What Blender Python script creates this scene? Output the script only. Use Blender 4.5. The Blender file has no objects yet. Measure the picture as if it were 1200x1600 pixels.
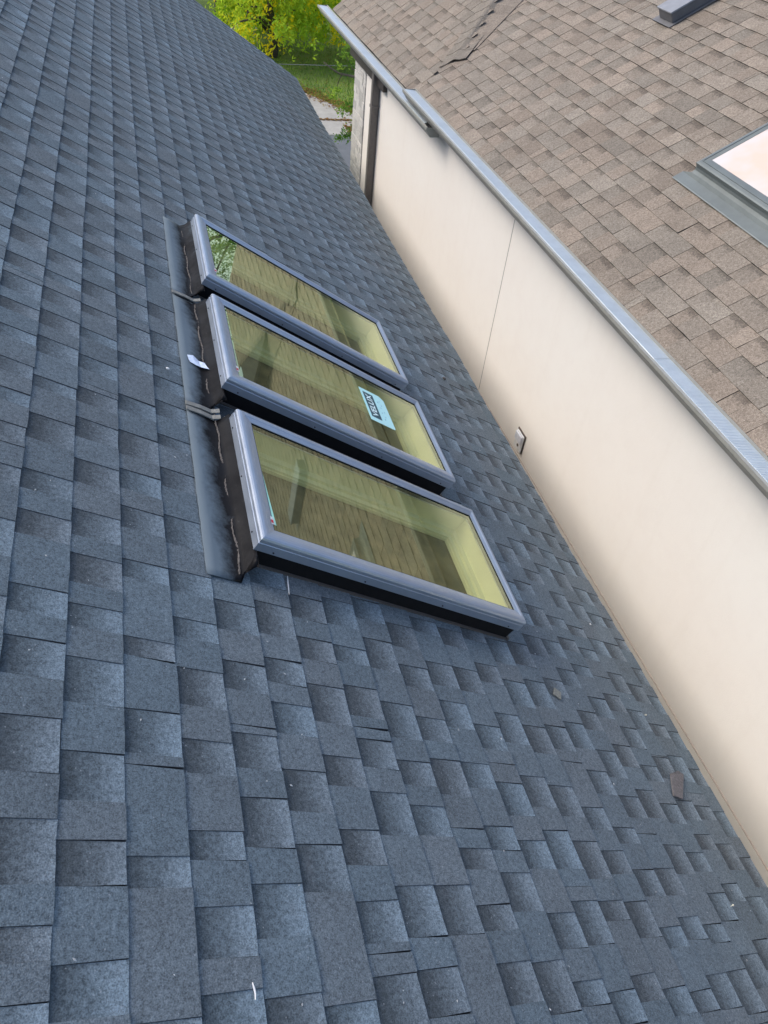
import bpy, math, random
from mathutils import Vector, Matrix
random.seed(7)
sc = bpy.context.scene
COL = sc.collection
rad = math.radians

# ------------------------------------------------------------------ helpers
def obj(name, verts, faces, mats, parent=None, smooth=False, fmat=None, uv=None, col=None):
    me = bpy.data.meshes.new(name)
    me.from_pydata([tuple(v) for v in verts], [], faces)
    if not isinstance(mats, (list, tuple)): mats = [mats]
    for m in mats: me.materials.append(m)
    if fmat: me.polygons.foreach_set('material_index', fmat)
    if uv:
        l = me.uv_layers.new(name='UVMap'); l.data.foreach_set('uv', [c for p in uv for c in p])
    if col:
        ca = me.color_attributes.new('tone', 'FLOAT_COLOR', 'CORNER')
        ca.data.foreach_set('color', [c for p in col for c in p])
    if smooth: me.polygons.foreach_set('use_smooth', [True]*len(me.polygons))
    me.update()
    o = bpy.data.objects.new(name, me); COL.objects.link(o)
    if parent: o.parent = parent
    return o

def tag(o, label=None, cat=None, group=None, kind=None):
    if label: o['label'] = label
    if cat: o['category'] = cat
    if group: o['group'] = group
    if kind: o['kind'] = kind
    return o

def empty(name, loc=(0, 0, 0)):
    o = bpy.data.objects.new(name, None); COL.objects.link(o)
    o.location = loc; o.empty_display_size = .1
    return o

class MB:
    """gathers boxes, bars and sheets for one mesh; F maps local to world coordinates"""
    def __init__(s, F=None): s.v = []; s.f = []; s.m = []; s.F = F or (lambda a, b, c: (a, b, c))
    def add(s, vs, fs, mi=0):
        o = len(s.v); s.v += [s.F(*v) for v in vs]
        for f in fs: s.f.append([i+o for i in f]); s.m.append(mi)
    def box(s, a0, a1, b0, b1, c0, c1, mi=0):
        vs = [(a0,b0,c0),(a1,b0,c0),(a1,b1,c0),(a0,b1,c0),(a0,b0,c1),(a1,b0,c1),(a1,b1,c1),(a0,b1,c1)]
        s.add(vs, [(0,3,2,1),(4,5,6,7),(0,1,5,4),(1,2,6,5),(2,3,7,6),(3,0,4,7)], mi)
    def quad(s, a, b, c, d, mi=0): s.add([a,b,c,d], [(0,1,2,3)], mi)
    def prism(s, prof, b0, b1, closed=True, mi=0):
        """profile in (a,c) swept along b"""
        n = len(prof)
        vs = [(p[0], b0, p[1]) for p in prof] + [(p[0], b1, p[1]) for p in prof]
        fs = [(i, (i+1) % n, n+(i+1) % n, n+i) for i in range(n if closed else n-1)]
        if closed: fs += [tuple(range(n-1, -1, -1)), tuple(range(n, 2*n))]
        s.add(vs, fs, mi)
    def tube(s, pts, r, seg=8, mi=0, r2=None, cap=True):
        pts = [Vector(p) for p in pts]; n = len(pts); vs = []
        for i, p in enumerate(pts):
            t = (pts[min(i+1, n-1)] - pts[max(i-1, 0)]).normalized()
            up = Vector((0, 0, 1)) if abs(t.z) < .9 else Vector((1, 0, 0))
            x = t.cross(up).normalized(); y = t.cross(x)
            rr = r if r2 is None else r + (r2-r)*i/(n-1)
            for k in range(seg):
                a = 2*math.pi*k/seg; vs.append(tuple(p + x*math.cos(a)*rr + y*math.sin(a)*rr))
        fs = [(i*seg+k, i*seg+(k+1) % seg, (i+1)*seg+(k+1) % seg, (i+1)*seg+k) for i in range(n-1) for k in range(seg)]
        if cap: fs += [tuple(range(seg-1, -1, -1)), tuple(range((n-1)*seg, n*seg))]
        s.add(vs, fs, mi)
    def build(s, name, mats, parent=None, smooth=False, bevel=0, **k):
        o = obj(name, s.v, s.f, mats, parent, smooth, fmat=s.m)
        if bevel:
            md = o.modifiers.new('bevel', 'BEVEL'); md.width = bevel; md.segments = 2; md.limit_method = 'ANGLE'
        return o

# ------------------------------------------------------------------ materials
def newmat(name):
    m = bpy.data.materials.new(name); m.use_nodes = True
    nt = m.node_tree; b = nt.nodes['Principled BSDF']
    return m, nt, b
def N(nt, t, **k):
    n = nt.nodes.new(t)
    for a, v in k.items():
        if a.startswith('i_'): n.inputs[a[2:].replace('_', ' ')].default_value = v
        else: setattr(n, a, v)
    return n
def ramp(nt, src, stops, interp='LINEAR'):
    r = N(nt, 'ShaderNodeValToRGB'); cr = r.color_ramp; cr.interpolation = interp
    while len(cr.elements) < len(stops): cr.elements.new(.5)
    for e, (p, c) in zip(cr.elements, stops):
        e.position = p; e.color = (*c, 1) if len(c) == 3 else c
    nt.links.new(src, r.inputs[0]); return r
def g(v): return (v, v, v)
def math_(nt, op, a, b=None, clamp=False):
    n = N(nt, 'ShaderNodeMath', operation=op); n.use_clamp = clamp
    for i, x in enumerate((a, b)):
        if x is None: continue
        if isinstance(x, (int, float)): n.inputs[i].default_value = x
        else: nt.links.new(x, n.inputs[i])
    return n.outputs[0]
def mixc(nt, fac, a, b, blend='MIX'):
    n = N(nt, 'ShaderNodeMix', data_type='RGBA', blend_type=blend)
    for i, x in ((0, fac), (6, a), (7, b)):
        if isinstance(x, (int, float)): n.inputs[i].default_value = x
        elif isinstance(x, tuple): n.inputs[i].default_value = (*x, 1)
        else: nt.links.new(x, n.inputs[i])
    return n.outputs[2]
def noise(nt, vec, scale, detail=2, rough=.5):
    n = N(nt, 'ShaderNodeTexNoise'); n.inputs['Scale'].default_value = scale
    n.inputs['Detail'].default_value = detail; n.inputs['Roughness'].default_value = rough
    nt.links.new(vec, n.inputs['Vector']); return n.outputs['Fac']
def coords(nt): return N(nt, 'ShaderNodeTexCoord').outputs['Object']
def bump(nt, h, bsdf, strength=.3, dist=.01):
    b = N(nt, 'ShaderNodeBump'); b.inputs['Strength'].default_value = strength; b.inputs['Distance'].default_value = dist
    nt.links.new(h, b.inputs['Height']); nt.links.new(b.outputs[0], bsdf.inputs['Normal'])

def simple(name, col, rough=.6, metal=0., nscale=30, namt=.12, bmp=0, bscale=200, spec=.5):
    m, nt, b = newmat(name); co = coords(nt)
    n = noise(nt, co, nscale, 4, .6)
    c1 = tuple(max(0, c*(1-namt)) for c in col); c2 = tuple(min(1, c*(1+namt)) for c in col)
    r = ramp(nt, n, [(.3, c1), (.7, c2)]); nt.links.new(r.outputs[0], b.inputs['Base Color'])
    b.inputs['Roughness'].default_value = rough; b.inputs['Metallic'].default_value = metal
    b.inputs['Specular IOR Level'].default_value = spec
    if bmp: bump(nt, noise(nt, co, bscale, 3), b, bmp, .004)
    return m

def shingle_mat(name, lo, hi, tint_a, tint_b, bands, specks, gran=210., rough=.85, vary=.25, spec=.3, dust=0.):
    """mineral granules; R = piece tone, G = place within the exposure (0 top, 1 butt), B = recessed layer, A = second random"""
    m, nt, b = newmat(name); co = coords(nt)
    at = N(nt, 'ShaderNodeAttribute', attribute_name='tone')
    sp = N(nt, 'ShaderNodeSeparateColor'); nt.links.new(at.outputs['Color'], sp.inputs[0])
    R, G, B, A = sp.outputs[0], sp.outputs[1], sp.outputs[2], at.outputs['Alpha']
    n1 = noise(nt, co, gran, 2, .6); n2 = noise(nt, co, gran*.33, 3, .6); n3 = noise(nt, co, 9, 4, .6); n4 = noise(nt, co, 1.3, 3, .5)
    base = ramp(nt, math_(nt, 'ADD', math_(nt, 'MULTIPLY', n1, .6), math_(nt, 'MULTIPLY', n2, .4)), [(.36, lo), (.64, hi)]).outputs[0]
    tint = mixc(nt, ramp(nt, math_(nt, 'ADD', math_(nt, 'MULTIPLY', A, .75), math_(nt, 'MULTIPLY', n3, .25)), [(.2, g(0)), (.8, g(1))]).outputs[0], tint_a, tint_b)
    c = mixc(nt, 1., base, tint, 'MULTIPLY')
    # the colour bands blended into the back layer at the factory
    gv = math_(nt, 'ADD', G, math_(nt, 'MULTIPLY', math_(nt, 'SUBTRACT', n2, .5), .26))
    gv = math_(nt, 'ADD', gv, math_(nt, 'MULTIPLY', math_(nt, 'SUBTRACT', A, .5), .22))
    bd = ramp(nt, gv, bands).outputs[0]
    c = mixc(nt, B, c, mixc(nt, 1., c, bd, 'MULTIPLY'))
    # piece to piece tone, slow weathering
    tv = math_(nt, 'ADD', math_(nt, 'MULTIPLY', math_(nt, 'SUBTRACT', R, .5), 2*vary), 1.)
    tv = math_(nt, 'MULTIPLY', tv, math_(nt, 'ADD', math_(nt, 'MULTIPLY', n4, .35), .83))
    tv = math_(nt, 'MULTIPLY', tv, math_(nt, 'ADD', math_(nt, 'MULTIPLY', n3, .4), .8))
    cc = N(nt, 'ShaderNodeVectorMath', operation='SCALE'); nt.links.new(c, cc.inputs[0]); nt.links.new(tv, cc.inputs['Scale'])
    c = cc.outputs[0]
    # loose pale granules
    vo = N(nt, 'ShaderNodeTexVoronoi'); vo.inputs['Scale'].default_value = 70; nt.links.new(co, vo.inputs['Vector'])
    mask = math_(nt, 'MULTIPLY', math_(nt, 'LESS_THAN', vo.outputs['Distance'], .13), math_(nt, 'GREATER_THAN', noise(nt, co, 23, 2), .56))
    c = mixc(nt, math_(nt, 'MULTIPLY', mask, .45), c, specks)
    if dust:
        d = ramp(nt, noise(nt, co, 5.5, 6, .7), [(.62, g(0)), (.74, g(1))]).outputs[0]
        c = mixc(nt, math_(nt, 'MULTIPLY', d, dust), c, specks)
    nt.links.new(c, b.inputs['Base Color'])
    b.inputs['Roughness'].default_value = rough; b.inputs['Specular IOR Level'].default_value = spec
    bump(nt, n1, b, .55, .003)
    return m

M = {}
M['dark_shingle'] = shingle_mat('slate blue shingle granules', (.060, .073, .082), (.183, .216, .236), (1.0, 1.0, 1.0), (.92, 1.0, 1.04),
    [(.0, g(.50)), (.24, g(.57)), (.38, g(.80)), (.54, g(.92)), (.70, g(1.2)), (1., g(1.6))], (.36, .38, .40), vary=.09, dust=.12, gran=300.)
M['brown_shingle'] = shingle_mat('brown blend shingle granules', (.118, .099, .080), (.308, .266, .219), (1.03, .99, .95), (.95, .97, .96),
    [(.0, g(.60)), (.18, g(.70)), (.28, g(.95)), (.62, g(.98)), (.7, g(1.0)), (1., g(1.03))], (.60, .55, .49), vary=.19)
M['cap_shingle'] = shingle_mat('grey brown hip cap granules', (.21, .185, .16), (.43, .385, .34), (1.0, 1.0, 1.0), (.93, .97, .98), [(0, g(1)), (1, g(1))], (.5, .47, .43), vary=.18)
M['cut_brown'] = simple('brown cut edge', (.058, .048, .040), .9)
M['cut_edge'] = simple('asphalt cut edge', (.050, .052, .058), .9)
M['deck'] = simple('roof underlay', (.02, .022, .025), .9)
M['frame'] = simple('grey aluminium cladding', (.34, .39, .46), .42, .6, 12, .05)
nt_ = M['frame'].node_tree; co_ = coords(nt_)
nt_.links.new(ramp(nt_, noise(nt_, co_, 18, 6, .7), [(.35, g(.30)), (.7, g(.55))]).outputs[0], nt_.nodes['Principled BSDF'].inputs['Roughness'])
M['curb'] = simple('black curb membrane', (.006, .006, .007), .75, 0, 30, .3, spec=.2)
M['screw'] = simple('screw head', (.04, .04, .045), .4, .5)
M['white'] = simple('white plastic', (.74, .74, .72), .5)
M['red'] = simple('red ink', (.55, .03, .05), .5)
M['mint'] = simple('mint film', (.45, .85, .66), .35)
M['spacer_dark'] = simple('dark spacer bar', (.05, .04, .03), .5)
M['spacer'] = simple('pale spacer bar', (.62, .60, .50), .45, .2)
M['cream'] = simple('cream drywall', (.86, .83, .64), .8, 0, 8, .03)
M['ply'] = simple('rough plywood', (.20, .15, .09), .8, 0, 9, .4)
M['pine'] = simple('pale pine', (.80, .75, .50), .6, 0, 7, .05)
M['oak'] = simple('brown floor', (.30, .21, .13), .6, 0, 3, .3)
M['dpaint'] = simple('dark brown paint', (.055, .047, .042), .6, 0, 14, .2)
M['downspout'] = simple('bronze downspout', (.15, .135, .125), .5, .1)
M['gutter'] = simple('taupe aluminium gutter', (.30, .30, .27), .5, .1, 18, .08)
M['joint'] = simple('grey joint bead', (.30, .29, .27), .7)
M['plate'] = simple('dark box gasket', (.10, .075, .06), .7)
M['bark'] = simple('bark', (.075, .062, .052), .9, 0, 25, .4, .6, 30)
M['twig'] = simple('twig bark', (.13, .11, .085), .9, 0, 25, .3)
M['step_flash'] = simple('dull brown step flashing', (.085, .075, .066), .7)

def stucco():
    m, nt, b = newmat('cream stucco'); co = coords(nt)
    n = noise(nt, co, .8, 4, .6); n2 = noise(nt, co, 9, 4, .6)
    c = mixc(nt, ramp(nt, n, [(.3, g(0)), (.7, g(1))]).outputs[0], (.81, .765, .695), (.83, .80, .735))
    c = mixc(nt, ramp(nt, n2, [(.45, g(0)), (.75, g(.15))]).outputs[0], c, (.72, .66, .60))
    # faint dried runs below the gutter
    mp = N(nt, 'ShaderNodeMapping'); mp.inputs['Scale'].default_value = (7, 7, .35); nt.links.new(co, mp.inputs[0])
    st = ramp(nt, noise(nt, mp.outputs[0], 1, 4, .6), [(.56, g(0)), (.72, g(.07))]).outputs[0]
    c = mixc(nt, st, c, (.62, .56, .47))
    nt.links.new(c, b.inputs['Base Color']); b.inputs['Roughness'].default_value = .92; b.inputs['Specular IOR Level'].default_value = .2
    bump(nt, math_(nt, 'ADD', noise(nt, co, 210, 3), math_(nt, 'MULTIPLY', noise(nt, co, 28, 3), .6)), b, .22, .004)
    return m
M['stucco'] = stucco()

def glass(name, tint, refl, ior, boost):
    m, nt, b = newmat(name); nt.nodes.remove(b)
    out = nt.nodes['Material Output']
    tr = N(nt, 'ShaderNodeBsdfTransparent'); tr.inputs[0].default_value = (*tint, 1)
    gl = N(nt, 'ShaderNodeBsdfGlossy'); gl.inputs['Color'].default_value = (*refl, 1); gl.inputs['Roughness'].default_value = .0
    fr = N(nt, 'ShaderNodeFresnel'); ge = N(nt, 'ShaderNodeNewGeometry')      # same pane from both sides
    nt.links.new(math_(nt, 'ADD', ior, math_(nt, 'MULTIPLY', ge.outputs['Backfacing'], 1/ior-ior)), fr.inputs['IOR'])
    co = coords(nt)
    mx = N(nt, 'ShaderNodeMixShader')
    nt.links.new(math_(nt, 'MULTIPLY', fr.outputs[0], boost, True), mx.inputs[0])
    nt.links.new(tr.outputs[0], mx.inputs[1]); nt.links.new(gl.outputs[0], mx.inputs[2]); nt.links.new(mx.outputs[0], out.inputs[0])
    return m
M['glass_outer'] = glass('coated outer pane', (.95, 1., .82), (.90, .97, .68), 1.6, 2.5)
M['glass_inner'] = glass('inner pane', (1., 1., .98), (.9, .9, .7), 1.5, .2)

def leadmat():
    """R of the tone attribute = grime caked on by run-off (outer hem clean, crease and upstand dirty)"""
    m, nt, b = newmat('weathered lead flashing'); co = coords(nt)
    at = N(nt, 'ShaderNodeAttribute', attribute_name='tone')
    sp = N(nt, 'ShaderNodeSeparateColor'); nt.links.new(at.outputs['Color'], sp.inputs[0])
    n = noise(nt, co, 7, 5, .65); n2 = noise(nt, co, 60, 4, .7)
    d = math_(nt, 'ADD', sp.outputs[0], math_(nt, 'MULTIPLY', math_(nt, 'SUBTRACT', math_(nt, 'ADD', math_(nt, 'MULTIPLY', noise(nt, co, 3.5, 3, .5), .65), math_(nt, 'MULTIPLY', noise(nt, co, 38, 8, .7), .35)), .5), 1.9))
    dr = ramp(nt, d, [(.22, g(0)), (.75, g(1))]).outputs[0]
    c = mixc(nt, dr, (.13, .165, .19), (.008, .008, .009))
    c = mixc(nt, ramp(nt, n2, [(.64, g(0)), (.76, g(.18))]).outputs[0], c, (.16, .15, .145))
    nt.links.new(c, b.inputs['Base Color']); b.inputs['Metallic'].default_value = 0; b.inputs['Specular IOR Level'].default_value = .12
    nt.links.new(ramp(nt, n, [(.35, g(.42)), (.7, g(.75))]).outputs[0], b.inputs['Roughness'])
    bump(nt, n, b, .25, .01)
    return m
M['lead'] = leadmat()
M['crud'] = simple('dried debris', (.085, .078, .072), .95, 0, 60, .5)
M['grey_strip'] = simple('weathered grey strip', (.20, .20, .18), .85, 0, 70, .25)
M['lead_new'] = simple('dull pale metal flashing', (.14, .16, .155), .5, .25, 8, .12)
M['vent'] = simple('grey painted vent', (.13, .13, .135), .55, .2, 10, .12)

def guardmat(k=1.):
    m, nt, b = newmat('mill aluminium gutter guard'); co = coords(nt)
    mp = N(nt, 'ShaderNodeMapping'); nt.links.new(co, mp.inputs[0])
    wv = N(nt, 'ShaderNodeTexWave', wave_type='BANDS', bands_direction='Y'); wv.inputs['Scale'].default_value = 26.; wv.inputs['Distortion'].default_value = 0
    nt.links.new(co, wv.inputs['Vector'])
    b.inputs['Base Color'].default_value = (.62, .66, .68, 1); b.inputs['Metallic'].default_value = .25; b.inputs['Roughness'].default_value = .38
    c = mixc(nt, ramp(nt, noise(nt, co, 7, 5, .7), [(.4, g(0)), (.75, g(.5))]).outputs[0], (.46*k, .52*k, .56*k), (.32*k, .36*k, .385*k))
    nt.links.new(c, b.inputs['Base Color'])
    return m, nt, b, wv
m_, nt_, b_, wv_ = guardmat(); M['guard'] = m_
m_, nt_, b_, wv_ = guardmat(1.35); bump(nt_, wv_.outputs['Fac'], b_, .9, .006); M['guard_mesh'] = m_

def stonemat():
    m, nt, b = newmat('stacked ledge stone'); co = coords(nt)
    at = N(nt, 'ShaderNodeAttribute', attribute_name='tone')
    sp = N(nt, 'ShaderNodeSeparateColor'); nt.links.new(at.outputs['Color'], sp.inputs[0])
    c = mixc(nt, sp.outputs[0], (.46, .45, .42), (.68, .66, .61))
    c = mixc(nt, ramp(nt, noise(nt, co, 30, 4), [(.4, g(0)), (.7, g(.5))]).outputs[0], c, (.34, .34, .33))
    nt.links.new(c, b.inputs['Base Color']); b.inputs['Roughness'].default_value = .9
    bump(nt, noise(nt, co, 45, 4), b, .6, .01)
    return m
M['stone'] = stonemat()

def leafmat(name, stops):
    m, nt, b = newmat(name); nt.nodes.remove(b); out = nt.nodes['Material Output']
    at = N(nt, 'ShaderNodeAttribute', attribute_name='tone')
    sp = N(nt, 'ShaderNodeSeparateColor'); nt.links.new(at.outputs['Color'], sp.inputs[0])
    c = ramp(nt, sp.outputs[0], stops).outputs[0]
    d = N(nt, 'ShaderNodeBsdfDiffuse'); t = N(nt, 'ShaderNodeBsdfTranslucent'); mx = N(nt, 'ShaderNodeMixShader'); mx.inputs[0].default_value = .5
    nt.links.new(c, d.inputs[0]); nt.links.new(c, t.inputs[0]); nt.links.new(d.outputs[0], mx.inputs[1]); nt.links.new(t.outputs[0], mx.inputs[2])
    nt.links.new(mx.outputs[0], out.inputs[0]); return m
M['leaf_locust'] = leafmat('honey locust leaflets', [(0., (.12, .24, .03)), (.35, (.34, .54, .05)), (.62, (.60, .72, .06)), (.80, (.85, .74, .03)), (1., (.92, .66, .02))])
M['leaf_green'] = leafmat('green leaves', [(0., (.04, .10, .02)), (.5, (.13, .26, .04)), (1., (.36, .50, .07))])
M['leaf_litter'] = leafmat('fallen leaves', [(0., (.16, .07, .03)), (.5, (.30, .16, .07)), (1., (.42, .30, .08))])

def grassmat():
    m, nt, b = newmat('lawn'); co = coords(nt)
    c = mixc(nt, ramp(nt, noise(nt, co, .5, 4, .6), [(.35, g(0)), (.65, g(1))]).outputs[0], (.085, .16, .022), (.20, .26, .05))
    c = mixc(nt, ramp(nt, noise(nt, co, 14, 5, .7), [(.45, g(0)), (.75, g(.6))]).outputs[0], c, (.24, .27, .08))
    nt.links.new(c, b.inputs['Base Color']); b.inputs['Roughness'].default_value = 1
    bump(nt, noise(nt, co, 30, 4), b, .8, .05)
    return m
M['lawn'] = grassmat()
M['concrete'] = simple('pavement concrete', (.34, .325, .29), .9, 0, 2.5, .14, .2, 60)
M['asphalt'] = simple('driveway asphalt', (.115, .125, .135), .9, 0, 3, .12, .3, 80)

# ------------------------------------------------------------------ frames
PIT = 0.58487; DH = 1.77244          # pitch of the dark roof and its depth straight below the eye
cP, sP = math.cos(PIT), math.sin(PIT)
def RF(s, y, n): return (s*cP + n*sP, y, -DH - s*sP + n*cP)     # s down the slope, y along the eave, n off the roof
W_ = rad(.72); cW, sW = math.cos(W_), math.sin(W_)
def HF(a, b, z): return (a*cW - b*sW, a*sW + b*cW, z)           # neighbour house: a into the house, b along its wall
Q1 = rad(29.5); Q2 = rad(36.7)
A0, Z1, Z2 = 2.69, -2.138, -2.205
def B1(u, b, n): return HF(A0 + u*math.cos(Q1) - n*math.sin(Q1), b, Z1 + u*math.sin(Q1) + n*math.cos(Q1))   # u up the slope
def B2(u, b, n): return HF(A0 + u*math.cos(Q2) - n*math.sin(Q2), b, Z2 + u*math.sin(Q2) + n*math.cos(Q2))
GZ = -8.0

# ------------------------------------------------------------------ shingles
def shingles(name, F, courses, span, mat, parent, flip=False, t_base=.0052, t_tooth=.0022, tooth=(.062, .140), gap=(.060, .130), cut='cut_edge',
             holes=(), droop=None, rowlift=None, plain=.12, ns=3):
    """courses: list of (top, butt) down-slope positions; span(top, butt) -> (y0, y1); every tab is real relief"""
    V, Fc, Cc, Fm = [], [], [], []
    rnd = random.Random(hash(name) % 1000 if False else len(courses)*17+3)
    def P(s, y, n):
        if droop: n += droop(s, y)
        V.append(F(s, y, n)); return len(V)-1
    def face(ids, cols, mi=0):
        Fm.append(mi)
        if flip: ids = ids[::-1]; cols = cols[::-1]
        Fc.append(ids); Cc.extend(cols)
    for ci, (st, sb) in enumerate(courses):
        y0, y1 = span(st, sb)
        if y1 <= y0: continue
        y = y0 - rnd.random()*.2; segs = []; is_t = rnd.random() < .5
        seam = y0 + rnd.random()
        while y < y1:
            if is_t: L = rnd.uniform(*tooth)
            else: L = rnd.uniform(*gap)
            if is_t and rnd.random() < plain: L *= 1.7
            e = y + L
            if is_t and y < seam < e: segs.append((y, seam-.0006, 1, 1)); segs.append((seam+.0006, e, 1, 0)); seam += 1.0
            else:
                if seam < e: seam += 1.0
                segs.append((y, e, 1 if is_t else 0, 0))
            y = e; is_t = not is_t
        butt_ph = rnd.random()*10; shift = rnd.gauss(0, .0006)
        strip_r = {}
        for (ya, yb, tf, sm) in segs:
            ya = max(ya, y0); yb = min(yb, y1)
            pieces = [(ya, yb)]
            for (hs0, hs1, hy0, hy1) in holes:
                if st < hs1 - .01 and sb > hs0 + .01:
                    nw = []
                    for (p, q) in pieces:
                        if q <= hy0 or p >= hy1: nw.append((p, q)); continue
                        if p < hy0: nw.append((p, hy0))
                        if q > hy1: nw.append((hy1, q))
                    pieces = nw
            tone = min(1, max(0, rnd.gauss(.5, .22))); t2 = rnd.random()
            lift = abs(rnd.gauss(0, .0005)) + (.002 if rnd.random() < .003 else 0)
            js = shift + rnd.gauss(0, .0006)
            for (p, q) in pieces:
                if q - p < .004: continue
                nb = t_base + (t_tooth + lift if tf else 0.)
                nt0 = .0006 + (t_tooth*.9 if tf else 0)
                k = max(1, int((q-p)/.035)); grid = []
                sk0 = rnd.gauss(0, .0015); sk1 = rnd.gauss(0, .0015)
                for j in range(k+1):
                    yy = p + (q-p)*j/k; row = []
                    be = sb + js + math.sin(yy*5+butt_ph)*.0012 + rnd.gauss(0, .0007)
                    for i in range(ns+1):
                        v = i/ns; s_ = st + (be-st)*v
                        yo = (sk0 if j == 0 else sk1 if j == k else 0)*v + ((-1 if j == 0 else 1 if j == k else 0)*-.0015*v if tf else 0)
                        row.append((P(s_, yy+yo, nt0 + (nb-nt0)*v), v))
                    row.append((P(be, yy, -.003), 1.)); grid.append(row)
                def C(v, r=0): return (tone, v, 0. if tf else 1., t2)
                for j in range(k):
                    for i in range(ns+1):
                        a, b, c, d = grid[j][i], grid[j][i+1], grid[j+1][i+1], grid[j+1][i]
                        face([a[0], b[0], c[0], d[0]], [C(a[1]), C(b[1]), C(c[1]), C(d[1])], 1 if i == ns else 0)
                if tf:
                    for gi, sg in ((0, 1), (k, -1)):
                        for i in range(ns):
                            a, b = grid[gi][i], grid[gi][i+1]
                            ca, cb = Vector(V[a[0]]), Vector(V[b[0]])
                            dn = Vector(F(0, 0, -.009)) - Vector(F(0, 0, 0))
                            V.append(tuple(ca+dn)); V.append(tuple(cb+dn)); x, z = len(V)-2, len(V)-1
                            ids = [a[0], x, z, b[0]] if sg > 0 else [b[0], z, x, a[0]]
                            face(ids, [C(a[1]), C(a[1]), C(b[1]), C(b[1])], 1)
    return obj(name, V, Fc, [mat, M[cut]], parent, col=Cc, fmat=Fm)

# ------------------------------------------------------------------ dark roofed house
YN, YF = -2.2, 12.087
SE = 2.5544; ST = -3.4
SKY = [(.1244, 3.3889, 1.306, .6958), (.1300, 2.5335, 1.3023, .6846), (.1407, 1.6415, 1.3107, .6939)]   # head s, near y, length, width
house = empty('house', (0, 4, GZ)); tag(house, 'house under the dark slate blue shingle roof that fills the left of the photo', 'house')
inv = Matrix.Translation((0, -4, -GZ))
def under(o, p):
    """parent without moving (p is an unrotated empty)"""
    o.parent = p; o.matrix_parent_inverse = Matrix.Translation(-Vector(p.location)); return o
# deck with the three openings
holes = [(s+.05, s+L-.04, y+.03, y+W-.03) for s, y, L, W in SKY]
mb = MB(RF)
ys = sorted([YN, YF] + [h[2] for h in holes] + [h[3] for h in holes])
for i in range(len(ys)-1):
    a, b = ys[i], ys[i+1]
    hh = [h for h in holes if abs(h[2]-a) < 1e-6]
    if hh: mb.box(ST, hh[0][0], a, b, -.03, -.006); mb.box(hh[0][1], SE-.01, a, b, -.03, -.006)
    else: mb.box(ST, SE-.01, a, b, -.03, -.006)
roof = mb.build('roof', M['deck']); under(roof, house)
E0 = .0091; EX = .143
courses = []
k = -24
while E0 + k*EX < SE - .02:
    st = E0 + k*EX; sb = min(st+EX, SE)
    if SE - sb < .03: sb = SE
    if st > ST: courses.append((st, sb))
    if sb >= SE: break
    k += 1
sh_holes = [(s+.02, s+L-.02, y+.0, y+W-.0) for s, y, L, W in SKY]
sh = shingles('shingles', RF, courses, lambda a, b: (YN+random.uniform(-.003, .003), YF+random.uniform(-.004, .004)), M['dark_shingle'], None, holes=sh_holes,
              droop=lambda s, y: .003*math.sin(y*1.7+s*2.3)+.002*math.sin(y*4.1+1)*math.sin(s*3)-(.25*max(0, s-SE+.10)**2))
sh.parent = roof; sh.matrix_parent_inverse = Matrix.Translation(-Vector(house.location))
sh.matrix_parent_inverse = Matrix.Identity(4)
# other slope, ridge, walls
mb = MB(); rx, _, rz = RF(ST, 0, 0); ex = rx - (SE-ST)*cP; ez = rz - (SE-ST)*sP
mb.add([(rx, YN, rz), (rx, YF, rz), (ex, YF, ez), (ex, YN, ez), (rx, YN, rz-.03), (rx, YF, rz-.03), (ex, YF, ez-.03), (ex, YN, ez-.03)],
       [(0,1,2,3),(7,6,5,4),(0,3,7,4),(1,5,6,2),(2,6,7,3)])
under(mb.build('back_slope', M['dark_shingle']), house)
mb = MB(RF); mb.box(SE-.035, SE-.012, YN, YF, -.17, -.03); under(mb.build('eave_fascia', M['gutter']), house)
for yy in (YF-.035, YN+.01):
    mb = MB(RF); mb.box(ST, SE-.04, yy, yy+.025, -.17, -.031); under(mb.build('rake_board', M['gutter']), house)
hx = SE*cP - .35
mb = MB()
def rz_at(x): return -DH - math.tan(PIT)*x - .06
wt = rz_at(hx)
x2 = 2*rx - hx
for yy0, yy1 in ((YN+.3, YN+.45), (YF-.45, YF-.3)):
    pr = [(x2, GZ), (hx, GZ), (hx, wt), (rx, rz-.06), (x2, wt)]
    vs = [(p[0], yy0, p[1]) for p in pr] + [(p[0], yy1, p[1]) for p in pr]
    mb.add(vs, [(4,3,2,1,0), (5,6,7,8,9)] + [(i, (i+1) % 5, 5+(i+1) % 5, 5+i) for i in range(5)])
mb.box(hx-.15, hx, YN+.45, YF-.45, GZ, wt); mb.box(x2, x2+.15, YN+.45, YF-.45, GZ, wt)
under(mb.build('wall', M['stucco']), house)
# plywood still closing the openings from below
for h in holes:
    mb = MB(RF); mb.box(h[0]-.06, h[1]+.06, h[2]-.06, h[3]+.06, -.052, -.0305); under(mb.build('plywood_panel', M['ply'], bevel=0), house)

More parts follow.
